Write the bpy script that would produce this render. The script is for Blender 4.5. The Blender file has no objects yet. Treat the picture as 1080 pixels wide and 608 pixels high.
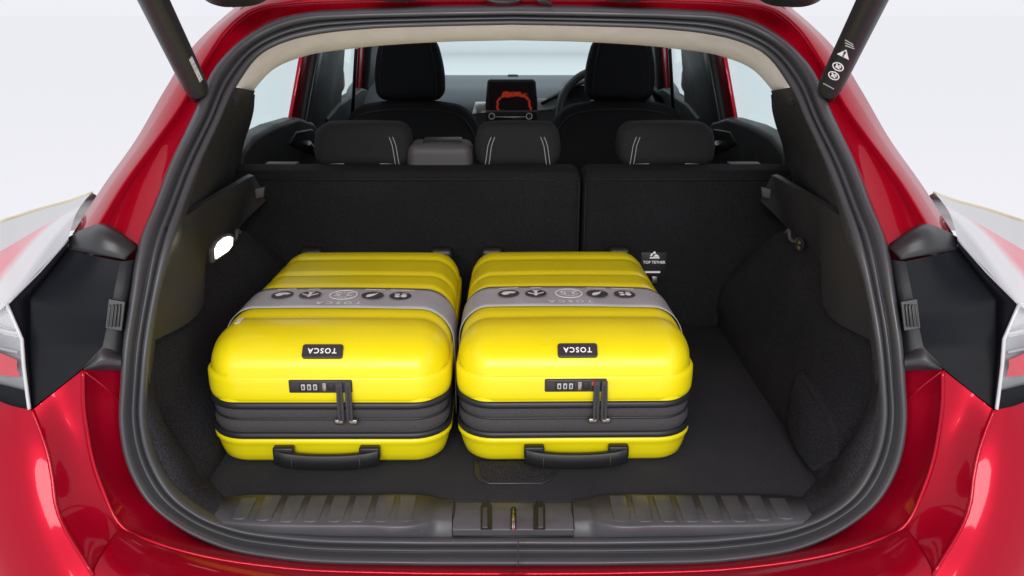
import bpy, bmesh, math, random
from mathutils import Vector, Matrix
random.seed(7)
R = math.radians
C = bpy.context.scene.collection

# ------------------------------------------------------------------ camera, world, light, exposure
F_PX, CX, CY = 900.0, 541.0, 304.0          # lens of the photograph in its own pixels (1080 wide)
PITCH, CAMZ = math.atan(294 / 900), 1.38
cam = bpy.data.cameras.new('camera')
cam.sensor_width = 36; cam.lens = F_PX / 1080 * 36; cam.shift_x = -1 / 1080
cam.clip_start = 0.02; cam.clip_end = 500
camo = bpy.data.objects.new('camera', cam); C.objects.link(camo)
camo.location = (0, 0, CAMZ); camo.rotation_euler = (math.pi / 2 - PITCH, 0, 0)
bpy.context.scene.camera = camo

world = bpy.data.worlds.new('World'); bpy.context.scene.world = world
world.use_nodes = True
wb = world.node_tree.nodes['Background']
wb.inputs[0].default_value = (0.868, 0.870, 0.925, 1); wb.inputs[1].default_value = 1.0

def area(name, loc, target, sx, sy, power, col=(1, 1, 1)):
    l = bpy.data.lights.new(name, 'AREA'); l.shape = 'RECTANGLE'; l.size = sx; l.size_y = sy
    l.energy = power; l.color = col
    o = bpy.data.objects.new(name, l); C.objects.link(o); o.location = loc
    o.rotation_euler = (Vector(target) - Vector(loc)).to_track_quat('-Z', 'Y').to_euler()
    return o
area('added_soft_light_high', (0.0, -3.0, 2.9), (0, 1.5, 0.8), 3.2, 1.3, 165, (1, 0.98, 0.95))  # added area lamp above and behind the camera, brightens the boot and cases

vs = bpy.context.scene.view_settings
vs.view_transform = 'Standard'; vs.look = 'None'; vs.exposure = 0; vs.gamma = 1; vs.use_curve_mapping = False
cp_, sp_ = math.cos(PITCH), math.sin(PITCH)

def ray(px, py):
    a = (px - CX) / F_PX; b = (CY - py) / F_PX
    return a, cp_ + b * sp_, -sp_ + b * cp_
def U(px, py, Y):
    d = ray(px, py); k = Y / d[1]; return Vector((d[0] * k, Y, CAMZ + d[2] * k))
def UZ(px, py, z):
    d = ray(px, py); k = (z - CAMZ) / d[2]; return Vector((d[0] * k, d[1] * k, z))
def UX(px, py, x):
    d = ray(px, py); k = x / d[0]; return Vector((x, d[1] * k, CAMZ + d[2] * k))
def US(px, py, x0=0.66, z0=1.03, m=0.20):      # onto the leaning side of the cabin
    d = ray(px, py); k = (x0 + m * (z0 - CAMZ)) / (d[0] + m * d[2])
    return Vector((d[0] * k, d[1] * k, CAMZ + d[2] * k))

# ------------------------------------------------------------------ materials
def mat(name, col, rough=0.5, metal=0.0, coat=0.0, spec=0.5, bump=None, vary=0.0, vscale=30, coatrough=0.03, rvary=0.0, emit=None, estr=0):
    m = bpy.data.materials.new(name); m.use_nodes = True
    nt = m.node_tree; b = nt.nodes['Principled BSDF']
    b.inputs['Base Color'].default_value = (*col, 1); b.inputs['Roughness'].default_value = rough
    b.inputs['Metallic'].default_value = metal; b.inputs['Coat Weight'].default_value = coat
    b.inputs['Coat Roughness'].default_value = coatrough; b.inputs['Specular IOR Level'].default_value = spec
    tc = nt.nodes.new('ShaderNodeTexCoord')
    if vary:
        n = nt.nodes.new('ShaderNodeTexNoise'); n.inputs['Scale'].default_value = vscale; n.inputs['Detail'].default_value = 6
        nt.links.new(tc.outputs['Object'], n.inputs['Vector'])
        r = nt.nodes.new('ShaderNodeValToRGB')
        r.color_ramp.elements[0].position = 0.3; r.color_ramp.elements[1].position = 0.7
        r.color_ramp.elements[0].color = (*[c * (1 - vary) for c in col], 1)
        r.color_ramp.elements[1].color = (*[min(1, c * (1 + vary)) for c in col], 1)
        nt.links.new(n.outputs['Fac'], r.inputs['Fac']); nt.links.new(r.outputs['Color'], b.inputs['Base Color'])
    if rvary:
        n = nt.nodes.new('ShaderNodeTexNoise'); n.inputs['Scale'].default_value = 9; n.inputs['Detail'].default_value = 8
        nt.links.new(tc.outputs['Object'], n.inputs['Vector'])
        q = nt.nodes.new('ShaderNodeMapRange'); q.inputs[1].default_value = .35; q.inputs[2].default_value = .65
        q.inputs['To Min'].default_value = rough - rvary; q.inputs['To Max'].default_value = rough + rvary
        nt.links.new(n.outputs['Fac'], q.inputs['Value']); nt.links.new(q.outputs[0], b.inputs['Roughness'])
    if bump:
        sc, st, dist = bump
        n = nt.nodes.new('ShaderNodeTexNoise'); n.inputs['Scale'].default_value = sc; n.inputs['Detail'].default_value = 3
        nt.links.new(tc.outputs['Object'], n.inputs['Vector'])
        u = nt.nodes.new('ShaderNodeBump'); u.inputs['Strength'].default_value = st; u.inputs['Distance'].default_value = dist
        nt.links.new(n.outputs['Fac'], u.inputs['Height']); nt.links.new(u.outputs['Normal'], b.inputs['Normal'])
    if emit:
        b.inputs['Emission Color'].default_value = (*emit, 1); b.inputs['Emission Strength'].default_value = estr
    return m

def carpet(name, col, fleck):
    m = mat(name, col, 0.95, spec=0.15, bump=(900, 0.6, 0.001))
    nt = m.node_tree; b = nt.nodes['Principled BSDF']; tc = nt.nodes['Texture Coordinate']
    n = nt.nodes.new('ShaderNodeTexNoise'); n.inputs['Scale'].default_value = 650; n.inputs['Detail'].default_value = 2
    nt.links.new(tc.outputs['Object'], n.inputs['Vector'])
    n2 = nt.nodes.new('ShaderNodeTexNoise'); n2.inputs['Scale'].default_value = 7; n2.inputs['Detail'].default_value = 5
    nt.links.new(tc.outputs['Object'], n2.inputs['Vector'])
    r = nt.nodes.new('ShaderNodeValToRGB'); r.color_ramp.elements[0].position = .35; r.color_ramp.elements[1].position = .75
    r.color_ramp.elements[0].color = (*[c * .65 for c in col], 1); r.color_ramp.elements[1].color = (*fleck, 1)
    nt.links.new(n.outputs['Fac'], r.inputs['Fac'])
    mx = nt.nodes.new('ShaderNodeMix'); mx.data_type = 'RGBA'; mx.blend_type = 'MULTIPLY'; mx.inputs[0].default_value = .5
    nt.links.new(r.outputs['Color'], mx.inputs[6]); nt.links.new(n2.outputs['Fac'], mx.inputs[7])
    nt.links.new(mx.outputs[2], b.inputs['Base Color'])
    return m

def glassmat(name, tint, gloss=0.02, rough=0.0):
    m = bpy.data.materials.new(name); m.use_nodes = True; nt = m.node_tree
    for n in list(nt.nodes): nt.nodes.remove(n)
    o = nt.nodes.new('ShaderNodeOutputMaterial'); t = nt.nodes.new('ShaderNodeBsdfTransparent'); g = nt.nodes.new('ShaderNodeBsdfGlossy')
    t.inputs[0].default_value = (*tint, 1); g.inputs['Roughness'].default_value = rough
    x = nt.nodes.new('ShaderNodeMixShader'); f = nt.nodes.new('ShaderNodeLayerWeight'); f.inputs['Blend'].default_value = .5
    pw = nt.nodes.new('ShaderNodeMath'); pw.operation = 'POWER'; pw.inputs[1].default_value = 6
    ml = nt.nodes.new('ShaderNodeMath'); ml.operation = 'MULTIPLY_ADD'; ml.inputs[1].default_value = .35; ml.inputs[2].default_value = gloss
    nt.links.new(f.outputs['Facing'], pw.inputs[0]); nt.links.new(pw.outputs[0], ml.inputs[0]); nt.links.new(ml.outputs[0], x.inputs[0])
    nt.links.new(t.outputs[0], x.inputs[1]); nt.links.new(g.outputs[0], x.inputs[2])
    nt.links.new(x.outputs[0], o.inputs['Surface'])
    return m

M = dict(
    red=mat('red_paint', (0.37, 0.0009, 0.016), 0.34, 0.45, 0.42, spec=.06, coatrough=.05, bump=(260, 0.015, 0.0004), vary=0.08, vscale=900),
    redjamb=mat('red_jamb_paint', (0.37, 0.0009, 0.015), 0.32, 0.45, 0.50, spec=.08, coatrough=.03, bump=(16, 0.25, 0.005)),
    rubber=mat('rubber', (0.058, 0.060, 0.067), 0.40, spec=0.5, bump=(300, 0.12, 0.0006), rvary=0.10),
    trim=mat('trim_plastic', (0.034, 0.034, 0.037), 0.50, spec=0.4, bump=(900, 0.35, 0.0005), rvary=0.06),
    sill=mat('sill_plastic', (0.070, 0.072, 0.080), 0.42, spec=0.5, bump=(1000, 0.35, 0.0004), vary=.15, vscale=14, rvary=0.10),
    gloss=mat('gloss_dark', (0.007, 0.008, 0.011), 0.40, spec=0.06, rvary=.04),
    satin=mat('satin_black', (0.022, 0.023, 0.026), 0.42, bump=(800, .15, .0003), rvary=.06),
    carpet=carpet('carpet', (0.018, 0.019, 0.022), (0.080, 0.082, 0.094)),
    wallc=carpet('wall_carpet', (0.016, 0.0165, 0.019), (0.060, 0.061, 0.070)),
    seatback=carpet('seat_back_felt', (0.012, 0.012, 0.014), (0.034, 0.034, 0.038)),
    cloth=mat('seat_cloth', (0.018, 0.018, 0.020), 0.9, spec=.2, bump=(900, .5, .0008), vary=.35, vscale=600),
    clothd=mat('front_seat_cloth', (0.017, 0.017, 0.019), 0.85, spec=.2, bump=(900, .5, .0008), vary=.3, vscale=500),
    stitch=mat('stitch_thread', (0.30, 0.30, 0.29), 0.8),
    beige=mat('headliner_cloth', (0.86, 0.83, 0.78), 0.85, spec=.2, bump=(600, .2, .0005), vary=.05),
    armrest=mat('armrest_vinyl', (0.060, 0.055, 0.060), 0.6, bump=(500, .2, .0005)),
    dash=mat('dashboard_top', (0.11, 0.122, 0.138), 0.42, spec=.6, bump=(700, .2, .0004)),
    chrome=mat('satin_chrome', (0.62, 0.62, 0.62), 0.22, 1.0),
    steel=mat('steel', (0.35, 0.34, 0.32), 0.35, 1.0, vary=.3, vscale=120),
    white=mat('white_print', (0.88, 0.88, 0.88), 0.6),
    grey_print=mat('grey_print', (0.45, 0.45, 0.46), 0.6),
    black=mat('black_plastic', (0.010, 0.010, 0.011), 0.45, bump=(600, .2, .0004)),
    yellow=mat('yellow_shell', (0.84, 0.72, 0.006), 0.33, spec=.5, bump=(500, .10, .0004), vary=.05, vscale=6, rvary=.05),
    zip=mat('zip_fabric', (0.062, 0.059, 0.062), 0.85, spec=.2, bump=(1200, .6, .0007), vary=.2, vscale=500),
    zipd=mat('zip_edge', (0.016, 0.017, 0.022), 0.45, bump=(400, .2, .0004)),
    sleeve=mat('sleeve_card', (0.43, 0.44, 0.47), 0.42, vary=.05, vscale=12, bump=(25, .15, .002)),
    icon=mat('icon_print', (0.050, 0.050, 0.055), 0.5),
    redprint=mat('red_print', (0.6, 0.03, 0.03), 0.4),
    lamp=mat('boot_lamp_glow', (0.9, 0.9, 0.85), 0.4, emit=(1.0, 0.95, 0.82), estr=2.0),
    glass=glassmat('window_glass', (0.91, 0.99, 0.985)),
    lensclear=glassmat('clear_lens', (0.82, 0.83, 0.85), 0.02),
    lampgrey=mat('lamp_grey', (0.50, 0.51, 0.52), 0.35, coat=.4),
    lampdark=mat('lamp_dark_grey', (0.38, 0.39, 0.40), 0.35, coat=.4),
    lampwhite=mat('lamp_white', (0.60, 0.61, 0.63), 0.3, coat=.5),
    lampred=mat('lamp_red', (0.68, 0.06, 0.08), 0.25, coat=1.0),
    lampedge=mat('lamp_edge', (0.62, 0.56, 0.40), 0.4),
    floorwhite=mat('studio_floor', (0.97, 0.97, 0.97), 0.8, spec=.0),
    tyre=mat('tyre', (0.02, 0.02, 0.02), 0.8, bump=(80, .3, .002)),
    under=mat('underbody', (0.02, 0.02, 0.02), 0.8, bump=(40, .3, .002)),
)
def screen_mat():
    m = mat('screen_picture', (0.008, 0.006, 0.007), 0.12)
    nt = m.node_tree; b = nt.nodes['Principled BSDF']; tc = nt.nodes['Texture Coordinate']
    sx = nt.nodes.new('ShaderNodeSeparateXYZ'); nt.links.new(tc.outputs['Generated'], sx.inputs[0])
    n = nt.nodes.new('ShaderNodeTexNoise'); n.inputs['Scale'].default_value = 5; nt.links.new(tc.outputs['Generated'], n.inputs['Vector'])
    def op(o, a, v):
        k = nt.nodes.new('ShaderNodeMath'); k.operation = o
        for i, q in enumerate((a, v)):
            if isinstance(q, (int, float)): k.inputs[i].default_value = q
            else: nt.links.new(q, k.inputs[i])
        return k.outputs[0]
    dx = op('POWER', op('ABSOLUTE', op('MULTIPLY', op('SUBTRACT', sx.outputs[0], .55), 2.6), 0), 4.0)
    dz = op('MULTIPLY', op('SUBTRACT', sx.outputs[2], .12), 1.75)
    d = op('ADD', op('ADD', dx, op('POWER', op('ABSOLUTE', dz, 0), 2.0)), op('MULTIPLY', op('SUBTRACT', n.outputs['Fac'], .5), 1.3))
    band = op('SUBTRACT', 1.0, op('MULTIPLY', op('ABSOLUTE', op('SUBTRACT', d, .72), 0), 3.2))
    r = nt.nodes.new('ShaderNodeValToRGB'); r.color_ramp.elements[0].position = .15; r.color_ramp.elements[0].color = (0.006, 0.003, 0.004, 1)
    r.color_ramp.elements[1].position = .9; r.color_ramp.elements[1].color = (0.50, 0.04, 0.015, 1)
    nt.links.new(band, r.inputs['Fac']); nt.links.new(r.outputs['Color'], b.inputs['Emission Color']); b.inputs['Emission Strength'].default_value = 0.5
    return m
M['screen'] = screen_mat()
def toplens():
    m = mat('reflection_band_lens', (.5, .5, .5), 0.28, coat=.6); nt = m.node_tree; b = nt.nodes['Principled BSDF']; tc = nt.nodes['Texture Coordinate']
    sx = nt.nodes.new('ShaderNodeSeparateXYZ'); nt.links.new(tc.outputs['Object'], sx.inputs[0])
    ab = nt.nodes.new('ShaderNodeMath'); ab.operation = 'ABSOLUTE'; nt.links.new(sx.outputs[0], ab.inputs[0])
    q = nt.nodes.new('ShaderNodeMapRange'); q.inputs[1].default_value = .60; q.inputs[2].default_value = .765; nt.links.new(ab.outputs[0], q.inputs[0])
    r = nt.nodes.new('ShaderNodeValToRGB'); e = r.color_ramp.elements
    e[0].position = .0; e[0].color = (.34, .35, .37, 1); e[1].position = 1; e[1].color = (.62, .10, .13, 1)  # red lens with grey and pale reflections painted in as bands of colour
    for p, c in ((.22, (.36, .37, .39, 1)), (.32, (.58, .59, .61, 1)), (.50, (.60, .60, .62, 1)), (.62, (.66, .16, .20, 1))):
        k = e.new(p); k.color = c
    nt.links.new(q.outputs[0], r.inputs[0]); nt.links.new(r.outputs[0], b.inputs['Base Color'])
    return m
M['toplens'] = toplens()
def scuff(m, col, stretch, lo, hi, amt):
    nt = m.node_tree; b = nt.nodes['Principled BSDF']; tc = nt.nodes['Texture Coordinate']
    mp = nt.nodes.new('ShaderNodeMapping'); mp.inputs['Scale'].default_value = stretch
    n = nt.nodes.new('ShaderNodeTexNoise'); n.inputs['Scale'].default_value = 1; n.inputs['Detail'].default_value = 8; n.inputs['Roughness'].default_value = .7
    nt.links.new(tc.outputs['Object'], mp.inputs[0]); nt.links.new(mp.outputs[0], n.inputs['Vector'])
    q = nt.nodes.new('ShaderNodeMapRange'); q.inputs[1].default_value = lo; q.inputs[2].default_value = hi; q.inputs[4].default_value = amt
    nt.links.new(n.outputs['Fac'], q.inputs[0])
    mx = nt.nodes.new('ShaderNodeMix'); mx.data_type = 'RGBA'; mx.inputs[7].default_value = (*col, 1)
    src = b.inputs['Base Color'].links[0].from_socket
    nt.links.new(q.outputs[0], mx.inputs[0]); nt.links.new(src, mx.inputs[6]); nt.links.new(mx.outputs[2], b.inputs['Base Color'])
scuff(M['yellow'], (.42, .33, .02), (8, 90, 60), .62, .74, .45)
scuff(M['yellow'], (.30, .24, .03), (70, 9, 40), .66, .76, .5)
scuff(M['sill'], (.16, .16, .17), (10, 160, 60), .60, .72, .6)

# ------------------------------------------------------------------ mesh helpers
CARLOC = Vector((0, 2.9, 0))
def link(name, verts, faces, m, parent=None, smooth=True, kind=None, label=None, shift=None):
    me = bpy.data.meshes.new(name)
    me.from_pydata([tuple(v) for v in verts], [], faces); me.update()
    bm = bmesh.new(); bm.from_mesh(me)
    bmesh.ops.remove_doubles(bm, verts=bm.verts, dist=1e-6)
    bmesh.ops.recalc_face_normals(bm, faces=bm.faces)
    bm.to_mesh(me); bm.free()
    for p in me.polygons: p.use_smooth = smooth
    me.materials.append(M[m] if isinstance(m, str) else m)
    o = bpy.data.objects.new(name, me); C.objects.link(o)
    if parent:
        o.parent = parent
        if parent is car: o.location = -CARLOC
    if kind: o['kind'] = kind
    if label: o['label'] = label
    return o
def bevel(o, w, seg=3, angle=30):
    b = o.modifiers.new('bevel', 'BEVEL'); b.width = w; b.segments = seg; b.limit_method = 'ANGLE'; b.angle_limit = R(angle)
    b.harden_normals = False
    return o
def solid(o, t, off=0):
    s = o.modifiers.new('thick', 'SOLIDIFY'); s.thickness = t; s.offset = off; return o
def res(keys, per=6):
    """smooth curve through key points, a fixed number of samples per key interval"""
    P = [Vector(k) for k in keys]; n = len(P); out = []
    T = []
    for i in range(n):
        if i == 0: t = P[1] - P[0]
        elif i == n - 1: t = P[-1] - P[-2]
        else:
            d0 = (P[i] - P[i-1]).length; d1 = (P[i+1] - P[i]).length
            a = (P[i] - P[i-1]) / max(d0, 1e-6); b = (P[i+1] - P[i]) / max(d1, 1e-6)
            t = (a * d1 + b * d0) / (d0 + d1)
            t = t * min(d0, d1) if False else t
        T.append(t)
    for i in range(n - 1):
        L = (P[i+1] - P[i]).length
        t0 = T[i].normalized() * L if T[i].length > 0 else T[i]; t1 = T[i+1].normalized() * L if T[i+1].length > 0 else T[i+1]
        for k in range(per):
            u = k / per
            out.append(P[i] * (2*u**3 - 3*u**2 + 1) + t0 * (u**3 - 2*u**2 + u) + P[i+1] * (-2*u**3 + 3*u**2) + t1 * (u**3 - u**2))
    out.append(P[-1]); return out
def lin(keys, per):
    P = [Vector(k) for k in keys]
    return [P[i].lerp(P[i+1], k/per) for i in range(len(P)-1) for k in range(per)] + [P[-1]]
def grid(rows, close=False):
    n = len(rows); m = len(rows[0]); V = [p for r in rows for p in r]; Fc = []
    for i in range(n - 1):
        for j in range(m if close else m - 1):
            j2 = (j + 1) % m
            Fc.append((i*m + j, i*m + j2, (i+1)*m + j2, (i+1)*m + j))
    return V, Fc
def mir(pts, s): return [Vector((p[0] * s, p[1], p[2])) for p in pts]
def loft(name, rows, m, parent, s=1, per=6, across=0, **k):
    rows = [res(r, per) if per > 0 else lin(r, -per) if per < 0 else [Vector(p) for p in r] for r in rows]
    if across:
        cols = list(zip(*rows)); cols = [res(c, across) for c in cols]; rows = [list(r) for r in zip(*cols)]
    rows = [mir(r, s) for r in rows]
    V, Fc = grid(rows); return link(name, V, Fc, m, parent, **k)
def box(name, c, sz, m, parent, bev=0.0, seg=3, rot=None, **k):
    V = []; x, y, z = [q / 2 for q in sz]
    for a in (-1, 1):
        for b in (-1, 1):
            for d in (-1, 1):
                v = Vector((a*x, b*y, d*z))
                if rot: v = rot @ v
                V.append(v + Vector(c))
    Fc = [(0,1,3,2),(4,6,7,5),(0,4,5,1),(2,3,7,6),(0,2,6,4),(1,5,7,3)]
    o = link(name, V, Fc, m, parent, smooth=bev > 0, **k)
    if bev: bevel(o, bev, seg)
    return o
def prism(name, poly, d, m, parent, bev=0.0, s=1, smooth=False, seg=2, **k):
    """polygon of 3D points pushed along d"""
    d = Vector(d); A = [Vector(p) for p in poly]; n = len(A)
    V = mir(A + [p + d for p in A], s)
    Fc = [tuple(range(n)), tuple(range(n, 2*n))] + [(i, (i+1) % n, n + (i+1) % n, n + i) for i in range(n)]
    o = link(name, V, Fc, m, parent, smooth=bool(bev) or smooth, **k)
    if bev: bevel(o, bev, seg, 35)
    return o
def frame_at(t, up=Vector((0, 0, 1))):
    t = t.normalized(); 
    if abs(t.dot(up)) > .95: up = Vector((0, 1, 0))
    a = t.cross(up).normalized(); return a, a.cross(t).normalized()
def tube(name, path, r, m, parent, n=10, caps=True, **k):
    P = [Vector(p) for p in path]; rows = []
    rr = r if isinstance(r, (list, tuple)) else [r] * len(P)
    a = None
    for i, p in enumerate(P):
        t = (P[min(i+1, len(P)-1)] - P[max(i-1, 0)]).normalized()
        if a is None: a, b = frame_at(t)
        else:
            a = (a - t*a.dot(t)).normalized(); b = a.cross(t)
        rows.append([p + (a * math.cos(q) + b * math.sin(q)) * rr[i] for q in [2*math.pi*j/n for j in range(n)]])
    V, Fc = grid(rows, True)
    if caps: Fc += [tuple(range(n)), tuple(range(len(V)-n, len(V)))]
    o = link(name, V, Fc, m, parent, **k)
    if caps and n >= 8:
        for p in o.data.polygons:
            if len(p.vertices) > 4: p.use_smooth = False
    return o
def disc(name, c, nrm, up, r, t, m, parent, n=28, inner=0, sx=1, **k):
    c = Vector(c); nrm = Vector(nrm).normalized(); up = Vector(up); a = up.cross(nrm).normalized(); b = nrm.cross(a)
    rows = []
    def ring(q, h): return [c + nrm*h + (a*math.cos(w)*sx + b*math.sin(w))*q for w in [2*math.pi*j/n for j in range(n)]]
    if inner: rows = [ring(inner, 0), ring(inner, t), ring(r, t), ring(r, 0)]
    else: rows = [ring(r, 0), ring(r, t), ring(r*.02, t)]
    V, Fc = grid(rows, True); return link(name, V, Fc, m, parent, smooth=False, **k)
def decal(name, polys, org, ex, ey, m, parent, t=0.0003, **k):
    """flat print: 2D polygons laid on a surface"""
    org = Vector(org); ex = Vector(ex); ey = Vector(ey); nz = ex.normalized().cross(ey.normalized()) * t
    V, Fc = [], []
    for P in polys:
        n0 = len(V); n = len(P)
        V += [org + ex*x + ey*y for x, y in P]; V += [org + ex*x + ey*y + nz for x, y in P]
        Fc += [tuple(range(n0, n0+n)), tuple(range(n0+n, n0+2*n))] + [(n0+i, n0+(i+1) % n, n0+n+(i+1) % n, n0+n+i) for i in range(n)]
    return link(name, V, Fc, m, parent, smooth=False, **k)
_tc = {}
def text(name, s, size, org, ex, ey, m, parent, spacing=1.0):
    key = (s, spacing)
    if key not in _tc:
        cu = bpy.data.curves.new('t', 'FONT'); cu.body = s; cu.size = 1; cu.align_x = 'CENTER'; cu.align_y = 'CENTER'; cu.space_character = spacing
        cu.resolution_u = 3; cu.offset = .018; ob = bpy.data.objects.new('t', cu); C.objects.link(ob)
        dg = bpy.context.evaluated_depsgraph_get(); me = bpy.data.meshes.new_from_object(ob.evaluated_get(dg))
        _tc[key] = ([v.co.copy() for v in me.vertices], [tuple(p.vertices) for p in me.polygons])
        bpy.data.objects.remove(ob); bpy.data.curves.remove(cu); bpy.data.meshes.remove(me)
    vs_, fs_ = _tc[key]; org = Vector(org); ex = Vector(ex).normalized(); ey = Vector(ey).normalized()
    return link(name, [org + ex*v.x*size + ey*v.y*size for v in vs_], fs_, m, parent, smooth=False)
def circle2(r, n=20, cx=0, cy=0): return [(cx + r*math.cos(2*math.pi*i/n), cy + r*math.sin(2*math.pi*i/n)) for i in range(n)]
def rrect(a, b, r, n=6):
    """rounded rectangle outline, half sizes a, b"""
    out = []
    for cx, cy, q in ((a-r, -(b-r), -90), (a-r, b-r, 0), (-(a-r), b-r, 90), (-(a-r), -(b-r), 180)):
        for i in range(n+1):
            w = R(q + 90*i/n); out.append((cx + r*math.cos(w), cy + r*math.sin(w)))
    return out
def cushion(name, c, half, rad, m, parent, warp=None, n=8, flat=10, **k):
    """box with generously rounded edges; warp(p) may bend it (local coordinates)"""
    hx, hy, hz = half; V, Fc = [], []
    def axis(h):
        r = min(rad, h * .98); t = [math.tan(R(45) * (1 - i/n)) for i in range(n)]
        lo = [-h + r - r*q for q in t]; mid = [-(h-r) + 2*(h-r)*i/flat for i in range(flat+1)]
        return lo + mid + [-q for q in reversed(lo)]
    ax = [axis(h) for h in half]
    def rnd(p):
        q = [max(-(h - min(rad, h*.98)), min(h - min(rad, h*.98), a)) for a, h in zip(p, half)]
        d = Vector([(a - b) / min(rad, h*.98) for a, b, h in zip(p, q, half)])
        if d.length > 1e-9: d.normalize()
        return Vector([b + e * min(rad, h*.98) for b, e, h in zip(q, d, half)])
    for fx in range(3):
        u, v = [i for i in range(3) if i != fx]
        for sg in (-1, 1):
            n0 = len(V); 
            for a in ax[u]:
                for b in ax[v]:
                    p = [0, 0, 0]; p[fx] = sg*half[fx]; p[u] = a; p[v] = b
                    w = rnd(p); V.append((warp(w) if warp else w))
            nu, nv = len(ax[u]), len(ax[v])
            for i in range(nu-1):
                for j in range(nv-1):
                    Fc.append((n0+i*nv+j, n0+i*nv+j+1, n0+(i+1)*nv+j+1, n0+(i+1)*nv+j))
    return link(name, [p + Vector(c) for p in V], Fc, m, parent, **k)

# ------------------------------------------------------------------ the setting
car = None
g = link('ground', [(-200, -200, 0), (200, -200, 0), (200, 200, 0), (-200, 200, 0)], [(0, 1, 2, 3)], 'floorwhite', kind='structure')
g['label'] = 'pale plain studio floor under the red car'

# ------------------------------------------------------------------ the car
car = bpy.data.objects.new('car', None); C.objects.link(car); car.location = CARLOC
car['label'] = 'red hatchback seen from behind with tailgate raised and dark boot open'; car['category'] = 'car'

# --- curves round the boot opening (right half, photograph pixels and distance)
SO_UP = [(541,7,1.45),(640,8.5,1.45),(719,11,1.45),(760,13.5,1.445),(793,22,1.43),(824,39.5,1.41),(854,69,1.37),(876,118,1.30),(903,173,1.235),(919,215,1.185),(937,262,1.13)]
SO_LO = [(945,310,1.095),(952,360,1.07),(955,400,1.055),(956,447,1.045),(947,493,1.035),(927,528,1.025),(891,558,1.01),(846,579,1.0),(780,592,.99),(660,597,.985),(541,597.5,.985)]
SI_UP = [(541,26,1.47),(630,28,1.47),(700,31,1.465),(745,36,1.46),(775,42.6,1.45),(804,55.5,1.43),(832,89,1.385),(851,130,1.33),(873,178,1.26),(887,215,1.21),(900,254,1.155)]
SI_LO = [(913,305,1.12),(922,352,1.09),(927,398,1.07),(928,447,1.055),(917,488,1.05),(898,519,1.04),(868,542,1.03),(832,555,1.025),(775,563,1.02),(660,567,1.015),(541,567,1.015)]
def UP(L): return [U(*k) for k in L]
so = res(UP(SO_UP + SO_LO), 5); si = res(UP(SI_UP + SI_LO), 5)
def whole(c): return mir(c, 1) + mir(list(reversed(c))[1:-1], -1)
so_w, si_w = whole(so), whole(si)
def sweep(name, A, B, prof, m, parent):
    n = len(A); rows = [[] for _ in prof]
    for i in range(n):
        t = (A[(i+1) % n] - A[i-1]).normalized(); w = B[i] - A[i]
        nr = t.cross(w).normalized()
        if nr.y > 0: nr = -nr
        nr = (nr + Vector((0, -1, 0))).normalized()
        for k, (u, h) in enumerate(prof): rows[k].append(A[i] + w*u + nr*h)
    V, Fc = grid(rows, True); return link(name, V, Fc, m, parent)
def bead(u0, u1, h, n=7, base=0): return [(u0 + (u1-u0)*i/n, base + h*math.sin(math.pi*i/n)**.7) for i in range(n+1)]
sprof = [(.015, -.012), (0, 0)] + bead(0, .42, .013, 8, .002)[1:-1] + [(.44, -.004), (.47, -.004)] + bead(.48, .68, .007, 6, .001) + [(.70, -.006), (.72, -.006)] + bead(.74, 1.0, .004, 5, .002) + [(1.04, -.012), (1.06, -.04)]
seal = sweep('door_seal', so_w, si_w, sprof, 'rubber', car)
box('seal_joint', U(546.5, 584, .972), (.0015, .006, .035), 'black', seal, rot=Matrix.Rotation(R(-50), 3, 'X'))

# --- red quarter panels, round the roof and down both rear pillars
PB = [(541,0,1.46),(640,0,1.46),(719,1,1.46),(775,4,1.455),(818,12,1.445),(838,28,1.43),(862,62,1.395),(889,113,1.33),(916,150,1.27),(947,192,1.205),(975,238,1.14)]
PC = [(541,-38,1.52),(640,-38,1.52),(735,-34,1.52),(800,-18,1.51),(834,6,1.49),(858,26,1.47),(883,51,1.44),(911,94,1.385),(943,149,1.31),(977,197,1.24),(1011,250,1.17)]
def quarter(s):
    A = res(UP(SO_UP), 8); B = res(UP(PB), 8); Cc = res(UP(PC), 8); n = len(A); rows = [[] for _ in range(13)]
    for i in range(n):
        a, b, c = A[i], B[i], Cc[i]; q = i / (n-1)
        out = (c - a); out.y = 0; out = out.normalized() if out.length else Vector((0,0,1))
        dn = Vector((0, 1, 0))
        rows[0].append(a + dn*.03 - out*.004); rows[1].append(a + dn*.004); rows[2].append(a.lerp(b, .12) + dn*.010)
        rows[3].append(a.lerp(b, .5) + dn*.013); rows[4].append(a.lerp(b, .90) + dn*.014); rows[5].append(a.lerp(b, .95) + dn*.012); rows[6].append(b - dn*.007)
        rows[7].append(b.lerp(c, .12) - dn*.008); rows[8].append(b.lerp(c, .50) - dn*.007); rows[9].append(b.lerp(c, .62) + dn*.001)
        rows[10].append(c.lerp(b, .02) + dn*.012); rows[11].append(c + out*.004 + dn*.03); 
        rows[12].append(c + Vector((.05*q*1.0, .38 + .3*(1-q), .025*(1-q))) + out*.01)
    return link('rear_pillar', *grid([mir(r, s) for r in rows]), 'redjamb', car)
for s in (1, -1):
    p = quarter(s)
    # seam sealer bead and small weld dimples inside the jamb channel
    jb = [U(x, y, Y - .004) for x, y, Y in ((846,75,1.41),(868,112,1.358),(893,158,1.298),(922,200,1.235),(945,240,1.185))]
    tube('jamb_bead', mir(res(jb, 6), s), .0025, 'red', p, 8)
    tube('strut_ball_bracket', mir([U(868, 97, 1.345), U(873, 97, 1.315)], s), .010, 'black', p, 12)

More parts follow.
